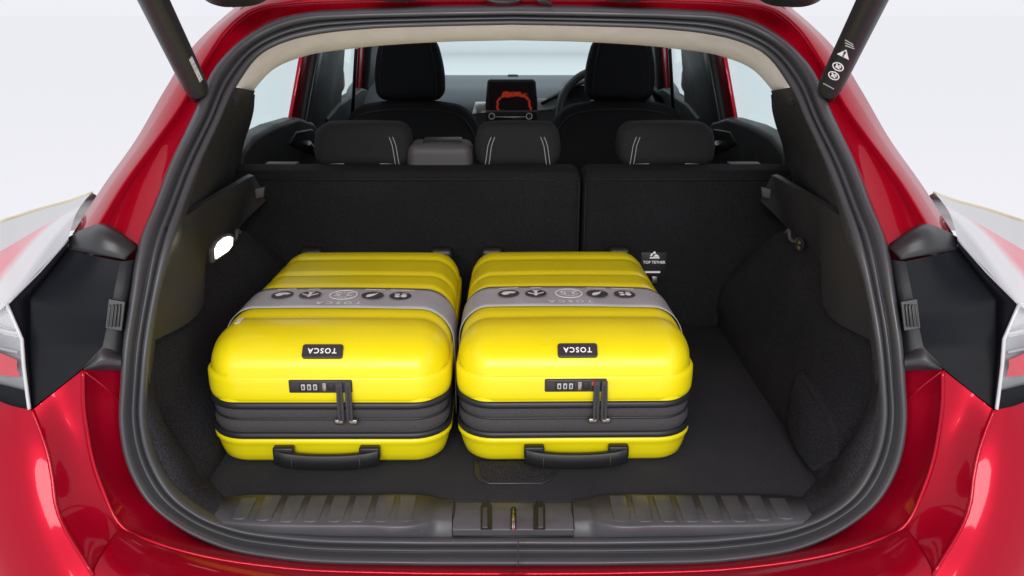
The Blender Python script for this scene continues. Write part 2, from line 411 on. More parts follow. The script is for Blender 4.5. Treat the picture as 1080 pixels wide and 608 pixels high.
roof_rows = [[(x, y, z) for x, z in ((-.50, 1.42), (-.45, 1.445), (-.3, 1.468), (0, 1.478), (.3, 1.468), (.45, 1.445), (.50, 1.42))] for y, z in ((1.56, 0), (2.4, 0), (3.2, 0))]
roof = solid(loft('roof', roof_rows, 'red', car), .012)
ceil = solid(loft('headliner', [[(x, y, z) for x, z in ((-.50, 1.385), (-.4, 1.40), (0, 1.408), (.4, 1.40), (.50, 1.385))] for y in (1.60, 2.4, 3.15)], 'beige', car), .006)

# --- raised tailgate (its upper edge dips into the top of the picture)
tg = [[], [], [], [], []]
def tgrow(Y, z, w): return [(-w, Y + .035, z - .06), (-w*.93, Y + .008, z - .012), (-w*.6, Y, z), (0, Y - .01, z + .008), (w*.6, Y, z), (w*.93, Y + .008, z - .012), (w, Y + .035, z - .06)]
tailgate = solid(loft('tailgate', [tgrow(1.40, 1.452, .475), tgrow(1.15, 1.60, .53), tgrow(.80, 1.77, .60), tgrow(.45, 1.93, .62), tgrow(.30, 1.95, .58)], 'red', car, per=5), .05, 1)
for s in (1, -1):
    pts = res([U(792, -12, 1.33), U(806, -2, 1.335), U(830, 1.5, 1.34), U(848, 0, 1.345), U(862, -8, 1.35), U(872, -28, 1.34)], 5)
    up = [U(778, -40, 1.30), U(800, -44, 1.30), U(830, -44, 1.30), U(852, -44, 1.30), U(868, -42, 1.30), U(884, -40, 1.30)]
    solid(loft('spoiler_end', [[p for p in pts], res(up, 5)], 'satin', tailgate, s, per=0), .03, 0).location = (0, 0, 0)
    # rubber bellows carrying the loom, and cables
    rings = [U(628 + 8*i, -5.5 - .54*abs(i - 4)**1.5, 1.435 - .004*i) for i in range(9)]
    path = res(rings, 4); rr = [.013 + .004*math.sin(i * math.pi) if False else (.013 if i % 2 else .0105) for i in range(len(path))]
    tube('loom_bellows', mir(path, s), rr, 'black', tailgate, 12)
tube('loom_cable', res([U(505, -4, 1.44), U(520, 1.5, 1.435), U(535, 2.5, 1.435), U(548, 0, 1.44), U(556, -6, 1.44)], 6), .003, 'black', tailgate, 8)
tube('loom_cable', res([U(560, -6, 1.44), U(567, 0, 1.435), U(576, 3, 1.44), U(581, 5, 1.445)], 6), .003, 'black', tailgate, 8)

# --- power struts
for s in (1, -1):
    a, b = U(873, 97, 1.315), U(1000, -165, .98)
    ax = (b - a).normalized(); P = [a, a + ax*.004, a + ax*.012, a + ax*.03, a.lerp(b, .5), b]
    st = tube('tailgate_strut', mir(P, s), [.010, .0155, .0175, .0182, .0188, .0188], 'satin', car, 28)
    tube('strut_end_ball', mir([a - ax*.012 + Vector((.006, 0, -.002)), a + ax*.006 + Vector((.006, -.006, 0))], s), .0085, 'black', st, 12)
    def on_strut(t, side):       # a point on the strut's skin facing the rear
        c = a + ax*t; v = (Vector((0, 0, CAMZ)) - c); v = (v - ax*v.dot(ax)).normalized(); e = ax.cross(v).normalized()
        ang = side; nn = (v*math.cos(ang) + e*math.sin(ang)).normalized()
        return c + nn*.0187, nn, nn.cross(ax).normalized()
    if s == 1:
        for t, kind in ((.062, 'c'), (.083, 'c'), (.112, 't')):
            p0, nn, e = on_strut(t, -.12)
            if kind == 'c':
                disc('warning_ring', p0, nn, ax, .0085, .0004, 'white', st, 24, inner=.0068)
                decal('warning_mark', [[(-.004,-.004),(-.001,-.0045),(.0045,.003),(.003,.0045)], circle2(.0018, 10, -.002, .003), [(.001,-.004),(.004,-.003),(.003,0),(.0005,-.001)], [(-.005,.0),(-.003,-.001),(0,.002),(-.001,.003)]], p0, e, ax, 'white', st)
            else:
                decal('warning_triangle', [[(-.009,-.007),(.009,-.007),(0,.009)]], p0, e, ax, 'white', st)
                decal('warning_mark', [[(-.0012,-.002),(.0012,-.002),(.0016,.005),(-.0016,.005)], circle2(.0015, 8, 0, -.0045)], p0 + nn*.0004, e, ax, 'icon', st)
        p0, nn, e = on_strut(.036, -.15); decal('strut_lettering', [[(k, -.0012), (k + .0022, -.0012), (k + .0022, .0012), (k, .0012)] for k in (-.009, -.006, -.003, 0, .003, .006)], p0, e, ax, 'grey_print', st)
        for k in range(3):
            p0, nn, e = on_strut(.128 + .004*k, .0 - .1*k); decal('strut_lettering', [[(-.007,-.0008),(.006,-.0008),(.006,.0008),(-.007,.0008)]], p0, e, ax, 'grey_print', st)
    else:
        cells = []
        for k in range(26):
            w = random.choice([.0006, .0009, .0013]); cells.append([(-.0035, k*.0021), (.0035, k*.0021), (.0035, k*.0021 + w), (-.0035, k*.0021 + w)])
        p0, nn, e = on_strut(.040, -.62); pm = Vector((-p0.x, p0.y, p0.z)); em = Vector((-e.x, e.y, e.z)); am = Vector((-ax.x, ax.y, ax.z))
        decal('strut_lettering', cells, pm, -em, am, 'white', st)

# --- corner trim, lamp and bumper, each side
def corner(s):
    cap = solid(loft('pillar_cap', [UP([(936,261,1.128),(953,246,1.13),(972,236.5,1.135),(990,240,1.14),(1011,251,1.15)]),
                                    UP([(943,266,1.105),(958,254,1.10),(974,247,1.10),(992,250,1.115),(1010,257,1.135)]),
                                    UP([(950,274,1.095),(965,271,1.09),(980,268.5,1.09),(995,266,1.10),(1010,263,1.12)])], 'satin', car, s, per=4, across=3), .004, -1)
    gl = [(955,276,1.092),(960,300,1.08),(967,335,1.065),(974,366,1.055),(994,388,1.04)]
    gm = [(984,270,1.09),(1000,300,1.075),(1012,330,1.06),(1016,368,1.045),(1021,410,1.022)]
    gr = [(1010,264,1.115),(1032,291,1.085),(1050,316,1.06),(1050.5,372,1.035),(1048.5,431,1.005)]
    loft('lamp_side_panel', [UP(gl), UP(gm), UP(gr)], 'gloss', car, s, per=-6, across=5)
    tr = loft('corner_trim', [UP([(934,268,1.14),(943,308,1.11),(950,350,1.085),(953,374,1.07),(954,391,1.065)]),
                              UP([(945,275,1.105),(951,302,1.085),(958,340,1.07),(962,367,1.06),(968,389,1.05)]), UP(gl)], 'satin', car, s, per=-6, across=4)
    # latch recess with slats
    def q(x, y, d=0): return U(x, y, 1.066 + (330 - y)*.0004 - d)
    prism('latch_recess', [q(949.5,318), q(966,315,.004), q(969.5,345,.004), q(953,348)], (0, -.003, 0), 'black', tr, s=s)
    for k in range(4):
        x = 953.5 + 3.4*k
        prism('latch_slat', [q(x,321,.004), q(x+2,320.5,.004), q(x+4.4,344,.004), q(x+2.4,344.5,.004)], (0, -.004, 0), 'satin', tr, s=s, bev=.0008)
    foot = [(954,372,1.07),(964,369,1.058),(974,368,1.05),(984,378,1.043),(994,388,1.038)]
    loft('trim_foot', [[U(x,y,Y) for x,y,Y in foot], [U(954,382,1.05), U(964,382,1.045), U(974,383,1.04), U(984,386,1.036), U(993.5,390,1.034)], [U(954,392,1.06), U(964,391,1.055), U(974,391,1.05), U(984,391.5,1.045), U(993.5,392.5,1.04)]], 'satin', tr, s, across=3)
    # tail lamp
    lr = [(1010,253,1.12),(1040,287,1.075),(1074,321,1.03),(1058,358,1.02),(1050.5,431,1.0)]
    lamp = loft('tail_lamp', [UP(gr), UP([(a[0]*.5+b[0]*.5, a[1]*.5+b[1]*.5, (a[2]+b[2])/2 - .006) for a, b in zip(gr, lr)]), UP(lr)], 'gloss', car, s, per=-6, across=3)
    I = [(1010,252,1.122),(1020,263,1.11),(1033,277,1.09),(1048,293,1.07),(1062,308,1.05),(1074,321,1.03),(1108,337,1.05),(1150,352,1.10)]
    O = [(984,204,1.46),(1006,212,1.44),(1026,217.5,1.42),(1046,223,1.40),(1064,229,1.38),(1080,234,1.36),(1105,244,1.35),(1130,256,1.34)]
    i_, o_ = UP(I), UP(O)
    def mixrow(t, lift): return [p.lerp(q_, t) + Vector((0, 0, lift)) for p, q_ in zip(i_, o_)]
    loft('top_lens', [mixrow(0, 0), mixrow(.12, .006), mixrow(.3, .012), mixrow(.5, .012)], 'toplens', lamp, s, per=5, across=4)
    fen = loft('rear_wing', [mixrow(.5, .0115), mixrow(.75, .008), mixrow(1, 0), [p + Vector((.02, .06, -.02)) for p in o_], [p + Vector((.03, .5, -.10)) for p in o_]], 'lampgrey', car, s, per=4, across=3)  # wing coloured pale grey for the sky reflected in it
    tube('wing_edge_line', mir(res([p + Vector((0, 0, .001)) for p in o_], 4), s), .0025, 'lampedge', fen, 8)
    # rear-facing lamp: white bowl, red bar, clear lens with a thick edge
    el = [(1074,321,1.03),(1058,358,1.02),(1056,386,1.013),(1052,418,1.005),(1050,432,1.0)]
    tube('lens_edge', mir(lin([U(x, y, Y - .003) for x, y, Y in lr[:3]], 6), s), .0013, 'lampdark', lamp, 8)
    loft('lamp_bowl', [[U(x+1, y, Y+.012) for x, y, Y in el], [U(1150, 352 + (y - 321)*.54, 1.108) for x, y, Y in el]], 'lampgrey', lamp, s, per=-6, across=3)
    loft('lamp_bar', [UP([(1064,380,1.016),(1064,388,1.014),(1061,398,1.010)]), UP([(1120,356,1.045),(1120,372,1.045),(1120,392,1.045)])], 'lampred', lamp, s, across=3)
    loft('lamp_base', [UP([(1055,412,1.006),(1051,424,1.003),(1050,433,.999)]), UP([(1120,396,1.04),(1120,404,1.035),(1120,418,1.03)])], 'gloss', lamp, s, across=3)
    for yy in (344, 364):
        tube('lamp_rib', mir([U(1062, yy + 8, 1.030), U(1082, yy + 4, 1.040), U(1104, yy + 2, 1.058)], s), .0025, 'lampgrey', lamp, 8)
    loft('clear_lens', [[U(x, y, Y - .002) for x, y, Y in el], [U(x + 28, y - 4, Y - .012) for x, y, Y in el], [U(1150, 352 + (y - 321)*.54, 1.10) for x, y, Y in el]], 'lensclear', lamp, s, per=-6, across=3)
    tube('lens_edge', mir(lin([U(x+1, y, Y - .004) for x, y, Y in el], 4), s), .0024, 'lampgrey', lamp, 8)
    wt = [i_[7], i_[7].lerp(o_[7], .5) + Vector((.012, 0, .006)), o_[7], o_[7] + Vector((.0, .32, -.05))]
    wb = [U(1150, 412, 1.10), Vector((.865, 1.22, .86)), Vector((.89, 1.38, .86)), Vector((.885, 1.68, .88))]
    solid(loft('wing_side', [wt, [p.lerp(q_, .5) + Vector((.012, 0, 0)) for p, q_ in zip(wt, wb)], wb], 'red', car, s, across=4), .004)
    # bumper: inner jamb, outer step and skin
    K1 = [(994,390,1.03),(993,430,1.02),(990,452,1.015),(984,484,1.005),(974,514,.995),(952,555,.98),(918,571,.972),(881,582,.967),(780,598,.963),(660,603,.96),(541,604,.96)]
    SJ = [(953,389,1.075),(954,425,1.06),(955,447,1.055),(950,480,1.05),(938,507,1.045),(910,540,1.03),(885,559,1.02),(846,577,1.012),(770,591,1.005),(660,595,1.0),(541,595.5,1.0)]
    k1 = res(UP(K1), 6); sj = res(UP(SJ), 6); inn = Vector((0, .012, 0))
    rows = [[p + Vector((0, .03, 0)) for p in sj], sj, [a.lerp(b, .35) + inn for a, b in zip(sj, k1)], [a.lerp(b, .8) + inn*.6 for a, b in zip(sj, k1)], [a.lerp(b, .95) for a, b in zip(sj, k1)], [p + Vector((0, -.002, -.0)) for p in k1]]
    bj = link('bumper_jamb', *grid([mir(r, s) for r in rows]), 'red', car)
    tube('jamb_crease', mir(res(UP([(955,424,1.05),(972,408,1.034),(993,392,1.026)]), 5), s), .0012, 'red', bj, 6)
    K2 = [(1048,433,.995),(1040,453,.985),(1033,474,.974),(1027,502,.960),(1023,532,.944),(984,607,.90)]
    K1b = K1[:6]
    k2, k1b = UP(K2), UP(K1b)
    st_rows = [[p + Vector((0, -.002, 0)) for p in k1b], [a.lerp(b, .5) + Vector((0, .007, 0)) for a, b in zip(k1b, k2)], k2]
    stp = loft('bumper_step', st_rows, 'red', car, s, per=8, across=8)
    tube('step_edge', mir(res(k2, 8), s), .0028, 'red', stp, 10)
    tube('step_edge', mir([p + Vector((-.001, -.003, 0)) for p in k1], s), .0030, 'red', stp, 10)
    # ledge under the sill
    lg0 = [(952,555,.98),(918,571,.972),(881,582,.967),(780,598,.963),(660,603,.96),(541,604,.96)]
    lg1 = [(984,607,.90),(950,625,.885),(900,640,.875),(790,655,.865),(660,662,.86),(541,664,.86)]
    a, b = UP(lg0), UP(lg1)
    loft('bumper_ledge', [[p + Vector((0, -.002, 0)) for p in a], [p.lerp(q_, .10) + Vector((0, -.003, .003)) for p, q_ in zip(a, b)], [p.lerp(q_, .5) + Vector((0, 0, .006)) for p, q_ in zip(a, b)], b,
                          [p + Vector((0, -.012, -.02)) for p in b], [Vector((p.x, p.y - .01, .40)) for p in b]], 'red', car, s, across=4)
    # outer skin with its two character lines
    E0 = [p for p in k2]
    E1 = UP([(1090,420,1.01),(1088,440,1.0),(1085,459,.985),(1081,490,.965),(1076,535,.942),(1040,620,.89)])
    E2 = UP([(1160,408,1.10),(1160,424,1.09),(1158,440,1.07),(1154,475,1.05),(1148,530,1.02),(1110,640,.96)])
    E3 = [Vector((p.x + .06, p.y + .4, p.z)) for p in E2]
    mid01 = [p.lerp(q_, .45) + Vector((.0, -.004, 0)) for p, q_ in zip(E0, E1)]
    skin = [E0, mid01, E1, E2, E3]
    sk = loft('bumper_skin', skin, 'red', car, s, per=8, across=6)
    low = [(Vector((p[5].x, p[5].y, p[5].z))) for p in (E0, E1, E2, E3)]
    loft('bumper_lower', [low, [Vector((p.x, p.y - .03, p.z - .06)) for p in low], [Vector((p.x, p.y + .0, .36)) for p in low]], 'red', car, s, per=5, across=4)
for s in (1, -1): corner(s)

# --- sides, bonnet and underside of the body, to close it round the cabin
for s in (1, -1):
    side = [[(.86, y, .36) for y in (1.30, 2.2, 3.2, 4.2, 4.9)], [(.89, y, .62) for y in (1.30, 2.2, 3.2, 4.2, 4.9)], [(.87, y, .88) for y in (1.36, 2.2, 3.2, 4.2, 4.9)], [(.80, 1.6, .98), (.755, 2.2, 1.0), (.745, 3.2, 1.0), (.745, 4.2, .98), (.66, 4.9, .86)]]
    solid(loft('body_side', side, 'red', car, s, across=4), .01)
    for y in (1.75, 4.25):
        wl = tube('wheel', [(s*.70, y, .33), (s*.72, y, .33), (s*.86, y, .33), (s*.88, y, .33)], [.30, .33, .33, .30], 'tyre', car, 40)
        tube('rim', [(s*.80, y, .33), (s*.884, y, .33)], [.22, .215], 'steel', wl, 32)
box('bonnet', (0, 4.72, .90), (1.45, .82, .10), 'red', car, .04, rot=Matrix.Rotation(R(-6), 3, 'X'))
box('underbody', (0, 3.05, .38), (1.66, 3.7, .10), 'under', car, .02)
box('front_panel', (0, 5.05, .60), (1.5, .12, .5), 'red', car, .05)

# --- boot: floor, side liners, sill
fl = box('load_floor', (0, 1.467, .688), (.955, .766, .024), 'carpet', car, .003, 2)
hp = [UZ(x, y, .7006) for x, y in ((499,487),(587,487),(586,501),(581,508),(572,511.5),(514,511.5),(505,508),(500,501))]
hd = prism('floor_handle', hp, (0, 0, .003), 'satin', fl, .0015)
hb = [UZ(x, y, .7042) for x, y in ((505,487),(581,487),(580,500),(574,506),(566,508),(520,508),(512,506),(506,500))]
prism('handle_pad', hb, (0, 0, .001), 'carpet', hd)

def liner(s):
    R0 = [UZ(752,336,.70), UZ(790,395,.70), UZ(820,441,.70), UZ(846,483,.70), UZ(874,528,.70)]
    Rm = [p + Vector((0, 0, -.02)) for p in R0]
    R1 = UP([(758,322,1.79),(806,345,1.56),(846,378,1.37),(876,424,1.22),(916,482,1.098)])
    R2 = UP([(768,296,1.76),(812,268,1.62),(862,300,1.40),(900,340,1.22),(940,376,1.082)])
    R3 = [p + Vector((.03, 0, .05)) for p in R2]
    w = loft('side_liner', [Rm, R0, R1, R2, R3], 'wallc', car, s, across=6)
    # the carpeted corner that turns out to the seal
    i_ = [UZ(844, 525, .699), U(868,508,1.115), U(886,487,1.10), U(904,462,1.09), U(921,425,1.083), U(925,362,1.088)]
    o_ = UP([(838,556,1.03),(872,543,1.035),(900,521,1.045),(919,490,1.055),(930,447,1.06),(929,380,1.08)])
    loft('corner_liner', [[p + Vector((.004, .02, -.006)) for p in i_], i_, [p.lerp(q_, .5) + Vector((-.004, -.004, .004)) for p, q_ in zip(i_, o_)], o_], 'carpet', car, s, across=4)
    # moulded trims
    up = loft('pillar_trim', [UP([(840,91,1.40),(856,126,1.335),(872,176,1.265),(889,212,1.215),(905,252,1.16)]),
                          UP([(824,94,1.42),(846,131,1.42),(862,172,1.38),(870,203,1.36),(880,232,1.33)]),
                          UP([(815.5,97,1.54),(826,140,1.74),(832,160,1.80),(835,190,1.80),(842,225,1.75)]),
                          UP([(813,101,1.60),(818,132,1.85),(826,158,1.92),(830,190,1.95),(834,220,1.95)])], 'trim', car, s, across=4)
    b0 = UX(836, 104, .455); disc('trim_button', mir([b0], s)[0], (-s, -.7, 0), (0, 0, 1), .011, .004, 'black', up, 20)
    disc('button_core', mir([b0 + Vector((-.003, -.003, 0))], s)[0], (-s, -.7, 0), (0, 0, 1), .005, .003, 'satin', up, 14)
    T = UP([(814,185.5,1.72),(817,186.5,1.69),(835,197,1.55),(855,208.5,1.42),(875,221,1.29),(906,241,1.160)])
    B_ = UP([(802,212,1.735),(826,236,1.69),(840,262,1.58),(866,284,1.43),(868,323,1.31),(934,368,1.085)])
    T0 = [p + Vector((.012, .012, .001)) for p in T]; Md = [a.lerp(b, .5) + Vector((-.002, 0, 0)) for a, b in zip(T, B_)]
    lo = loft('lower_trim', [T0, T, Md, B_, [p + Vector((.012, .012, -.002)) for p in B_]], 'trim', car, s)
    lo.modifiers.new('split', 'EDGE_SPLIT').split_angle = R(35)
    tp = [U(802,197,1.69), U(812,199,1.685), U(811,209,1.685), U(803,207,1.69)]
    prism('shelf_peg', tp, (0, -.008, 0), 'armrest', lo, .001, s=s)
    # bag hook
    hk = [U(829,246,1.56), U(832,243,1.55), U(833,251,1.545), U(838,255,1.545), U(842,252,1.54)]
    tube('bag_hook', mir(res(hk, 4), s), .0035, 'armrest', lo, 8)
    c0 = U(845, 258, 1.50); disc('hook_socket', mir([c0], s)[0], (-s, -.8, 0), (0, 0, 1), .013, .004, 'black', lo, 20, sx=.7)
    for dz in (.005, -.005):
        disc('socket_screw', mir([c0 + Vector((-.004, -.004, dz))], s)[0], (-s, -.8, 0), (0, 0, 1), .003, .002, 'steel', lo, 10)
    return lo
lows = {s: liner(s) for s in (1, -1)}
# storage flap on the right-hand liner
from mathutils.bvhtree import BVHTree
rl = [o for o in car.children if o.name.startswith('side_liner') and sum(v.co.x for v in o.data.vertices) > 0][0]
bv = BVHTree.FromPolygons([v.co for v in rl.data.vertices], [p.vertices[:] for p in rl.data.polygons])
def on_liner(x, y):
    d = Vector(ray(x, y)).normalized(); h = bv.ray_cast(Vector((0, 0, CAMZ)), d); n = h[1] if h[1].x < 0 else -h[1]
    return h[0] + n*.010
fp = [on_liner(x, y) for x, y in ((834,452),(838,420),(844,395),(850,393),(862,411),(878,438),(885,454),(886,486),(860,500),(846,480))]
prism('storage_flap', fp, (.02, 0, 0), 'wallc', car, .006, seg=3)
# boot lamp in the left-hand trim
lp = [U(1082 - x, y, 1.305 + (241 - x)*-.0016) for x, y in ((221,274),(220,262),(224,254),(231,248),(238,246),(241.5,248),(241,257),(236,264))]
lp = [Vector((-p.x + .010, p.y - .01, p.z)) for p in lp]
lpc = sum(lp, Vector())/len(lp)
bl = prism('lamp_bezel', [lpc + (p - lpc)*1.12 for p in lp], (-.006, .002, 0), 'trim', car, .001)
prism('boot_lamp', [lpc + (p - lpc)*.86 + Vector((.0025, -.001, 0)) for p in lp], (-.004, .001, 0), 'lamp', car, .001, label='lit white boot lamp in the left-hand trim')

# sill cover
def sill(s):
    xs = [605.3, 622, 632, 645, 700, 760, 810, 840, 866]
    def row(ys, Ys, xx=None): return [U(x if not xx else xx[i], y, Y) for i, (x, y, Y) in enumerate(zip(xs, ys, Ys))]
    r0 = row([529,528,527.5,527,526.5,526,525.5,525,527], [1.085]*9, [603.5,618,626,636,690,748,796,824,845])
    r0 = [Vector((p.x, 1.087, .690)) for p in r0]
    r1 = [Vector((p.x, 1.083, .708)) for p in r0]
    zt = [.703, .704, .708, .711, .711, .711, .710, .707, .700]
    ye = [548, 547, 550, 553, 553, 553, 552, 550, 546]
    r2 = [UZ(x, y, z) for x, y, z in zip(xs, ye, zt)]
    r1 = [Vector((a.x, a.y, z)) for a, z in zip(r1, [.7035, .7045, .708, .710, .711, .711, .711, .710, .706])]
    r25 = [UZ(x, y + 3.5, z - .003) for x, y, z in zip(xs, ye, zt)]
    r3 = row([567.5,567.5,567.5,567.5,567,565.5,562,556,549.5], [1.018,1.018,1.018,1.018,1.02,1.021,1.022,1.024,1.03])
    sl = loft('sill_cover', [r0, r1, r2, r25, r3, [p + Vector((0, .01, -.03)) for p in r3]], 'sill', car, s, per=6)
    # eight raised pads on it
    for k in range(8):
        xb = [657,681,706,730.5,756,781,806,831][k]
        f = UZ(xb, 551 - (1.5 if k > 5 else 0) - (2.5 if k == 7 else 0), .7115); wd = .0120; y1 = 1.079 - (.004 if k == 7 else 0); y0 = f.y
        out = [(-wd, y1), (-wd, y0 + .006), (-wd*.6, y0 + .001), (0, y0), (wd*.6, y0 + .001), (wd, y0 + .006), (wd, y1)]
        prism('sill_pad', [(f.x + x, y, .7085 - (.0015 if k > 6 else 0)) for x, y in out], (0, 0, .0042), 'sill', sl, .0014, s=s)
for s in (1, -1): sill(s)
lc = [[UZ(x, 530, .699) for x in (480, 500, 582, 602)], [UZ(x, 531, .7035) for x in (478.5, 500, 582, 603.5)], [UZ(x, 558, .7035) for x in (477.5, 500, 582, 605)], [UZ(x, 560, .701) for x in (477.5, 500, 582, 605)],
      [U(x, 567.5, 1.020) for x in (477.5, 500, 582, 605)], [U(x, 575, 1.02) for x in (477.5, 500, 582, 605)]]
latch = loft('latch_cover', lc, 'sill', car, 1, per=6)
tube('latch_seam', [U(480, 531.5, 1.066), U(477.5, 558.5, 1.012)], .0007, 'black', latch, 6)
tube('latch_seam', [U(602.5, 531.5, 1.066), U(606, 558.5, 1.012)], .0007, 'black', latch, 6)
tube('latch_seam', [U(478, 566, 1.014), U(541, 566.5, 1.014), U(605, 566, 1.014)], .0010, 'black', latch, 6)
for x0, x1, y0, nm in ((507, 519, 529.5, 'latch_slot'), (562.5, 575, 529.5, 'latch_slot'), (538.5, 544.5, 535, 'striker_slot')):
    r_ = (x1 - x0) / 2; pts = [(x0, 559), (x0, y0 + r_*.8), (x0 + r_*.4, y0 + r_*.2), ((x0+x1)/2, y0), (x1 - r_*.4, y0 + r_*.2), (x1, y0 + r_*.8), (x1, 559)]
    sl = prism(nm, [UZ(x, y, .7036) for x, y in pts], (0, 0, .0012), 'black', latch)
    if nm == 'latch_slot':
        cx = (x0 + x1)/2 + (-1.5 if x0 < 541 else 1.5)
        prism('latch_plate', [UZ(cx - 2.8, 558, .705), UZ(cx + 2.8, 558, .705), UZ(cx + 2.6, 537, .705), UZ(cx - 2.6, 537, .705)], (0, 0, .003), 'armrest', sl, .001)
    else:
        tube('striker', [UZ(541.5, 558, .7075), UZ(541.5, 538, .7075)], .0022, 'chrome', sl, 10)

# --- beige roof trim behind the seal
rt_o = UP([(541,24,1.475),(630,26,1.475),(719,31,1.47),(775,40,1.455),(804,53,1.435),(823,70,1.41),(836,90.5,1.385)])
rt_m = UP([(541,32,1.50),(630,34,1.50),(719,39,1.495),(772,47,1.48),(801,60,1.46),(818,77,1.435),(829,93,1.41)])
rt_i = UP([(541,39,1.60),(628,41.5,1.60),(719,49,1.60),(756,55.5,1.585),(791,70,1.56),(805,83,1.54),(815.5,97,1.52)])
for s in (1, -1):
    loft('roof_trim', [rt_o, rt_m, rt_i, [p + Vector((.0, .03, .02)) for p in rt_i], [p + Vector((.01, .12, .05)) for p in rt_i]], 'beige', car, s, across=4)

# --- rear seat, split 60/40, with head restraints
def rear_back(name, x0, x1):
    h = ((x1 - x0)/2, .06, .215)
    def warp(p):
        t = (p.z + h[2]) / (2*h[2]); return Vector((p.x, p.y - .025*t + (.0 if p.y > 0 else .004*math.cos(p.x*6)), p.z))
    return cushion(name, ((x0 + x1)/2, 1.875, .838), h, .022, 'seatback', car, warp, n=5)
sb1 = rear_back('rear_seat_back', -.64, .146)
sb2 = rear_back('rear_seat_back', .150, .64)
for sb, a, b in ((sb1, -.63, .141), (sb2, .155, .63)):
    tube('seat_piping', [(a, 1.792, 1.036), ((a+b)/2, 1.788, 1.037), (b, 1.792, 1.036)], .0016, 'cloth', sb, 6)
    tube('seat_piping', [((.141 if b < .2 else .155), 1.795, 1.03), ((.141 if b < .2 else .155), 1.80, .9), ((.141 if b < .2 else .155), 1.812, .72)], .0016, 'cloth', sb, 6)
box('belt_outlet', (.515, 1.895, 1.053), (.07, .03, .004), 'armrest', sb2, .002)
box('belt_outlet', (-.515, 1.895, 1.053), (.07, .03, .004), 'armrest', sb1, .002)

def headrest_rear(x, hw, par, both):
    cz, hz = 1.0905, .047
    def warp(p):
        t = (p.z + hz) / (2*hz); w = 1 + .05*(1 - abs(2*t - .9)) - .05*max(0, t - .6)
        return Vector((p.x*w, p.y*(1 + .1*(1-t)) + .014*t, p.z + .003*math.cos(p.x/hw*1.5)))
    h = cushion('head_restraint', (x, 1.93, cz), (hw, .045, hz), .026, 'cloth', par, warp, n=5)
    h.location = (0, 0, 0)
    for sg in ((-1, 1) if both == 2 else (both,)):
        for off in (.020, .028):
            pts = []
            for k in range(9):
                t = k / 8; z = cz - hz*.86 + 2*hz*.895*t; xx = x + sg*(hw - off - .012*t - (.026*max(0, t-.55)))
                pts.append((xx, 1.93 - .0475 - .003*math.sin(math.pi*t) + .016*t + .09*max(0, t - .72), z))
            tube('stitching', pts, .0010, 'stitch', h, 6)
    for sg in (-1, 1):
        if both != 2: box('post_collar', (x + sg*hw*.55, 1.905, 1.0545), (.036, .03, .006), 'grey_print', h, .002)
    return h
headrest_rear(-.336, .104, sb1, 1); headrest_rear(.0105, .092, sb1, 2); headrest_rear(.343, .104, sb2, -1)
ar = cushion('centre_belt_guide', (-.162, 1.925, 1.064), (.073, .05, .034), .020, 'armrest', sb1, lambda p: Vector((p.x*(1 - .9*max(0, p.z)), p.y, p.z)), n=5)
box('guide_lid', (-.158, 1.93, 1.100), (.085, .06, .006), 'black', ar, .003)
box('guide_clip', (-.158, 1.90, 1.0955), (.05, .012, .008), 'satin', ar, .002)

# tether point on the back of the seat
tp_ = [U(676, 266, 1.806), U(703, 266, 1.806), U(703, 296, 1.808), U(676, 296, 1.808)]
tl = prism('tether_flap', tp_, (0, -.004, 0), 'black', sb2, .001)
text('tether_lettering', 'TOP TETHER', .0085, U(690, 277, 1.799), (1, 0, 0), (0, 0, 1), 'white', tl)
decal('tether_symbol', [[(-.010,-.004),(.012,-.004),(.011,-.001),(-.009,-.001)], [(-.003,0),(.004,.006),(.010,.002),(.011,0)], [(-.008,0),(-.004,.003),(-.003,.008),(-.006,.008),(-.009,.003)], circle2(.003, 12, 0, .009)], U(690, 271, 1.799), (1, 0, 0), (0, 0, 1), 'white', tl)
prism('tether_bar', [U(680, 286, 1.798), U(696, 286, 1.798), U(696, 287.6, 1.798), U(680, 287.6, 1.798)], (0, -.004, 0), 'white', tl)
prism('tether_anchor', [U(687, 291, 1.80), U(693, 291, 1.80), U(693, 299, 1.80), U(687, 299, 1.80)], (0, -.006, 0), 'steel', tl, .001)

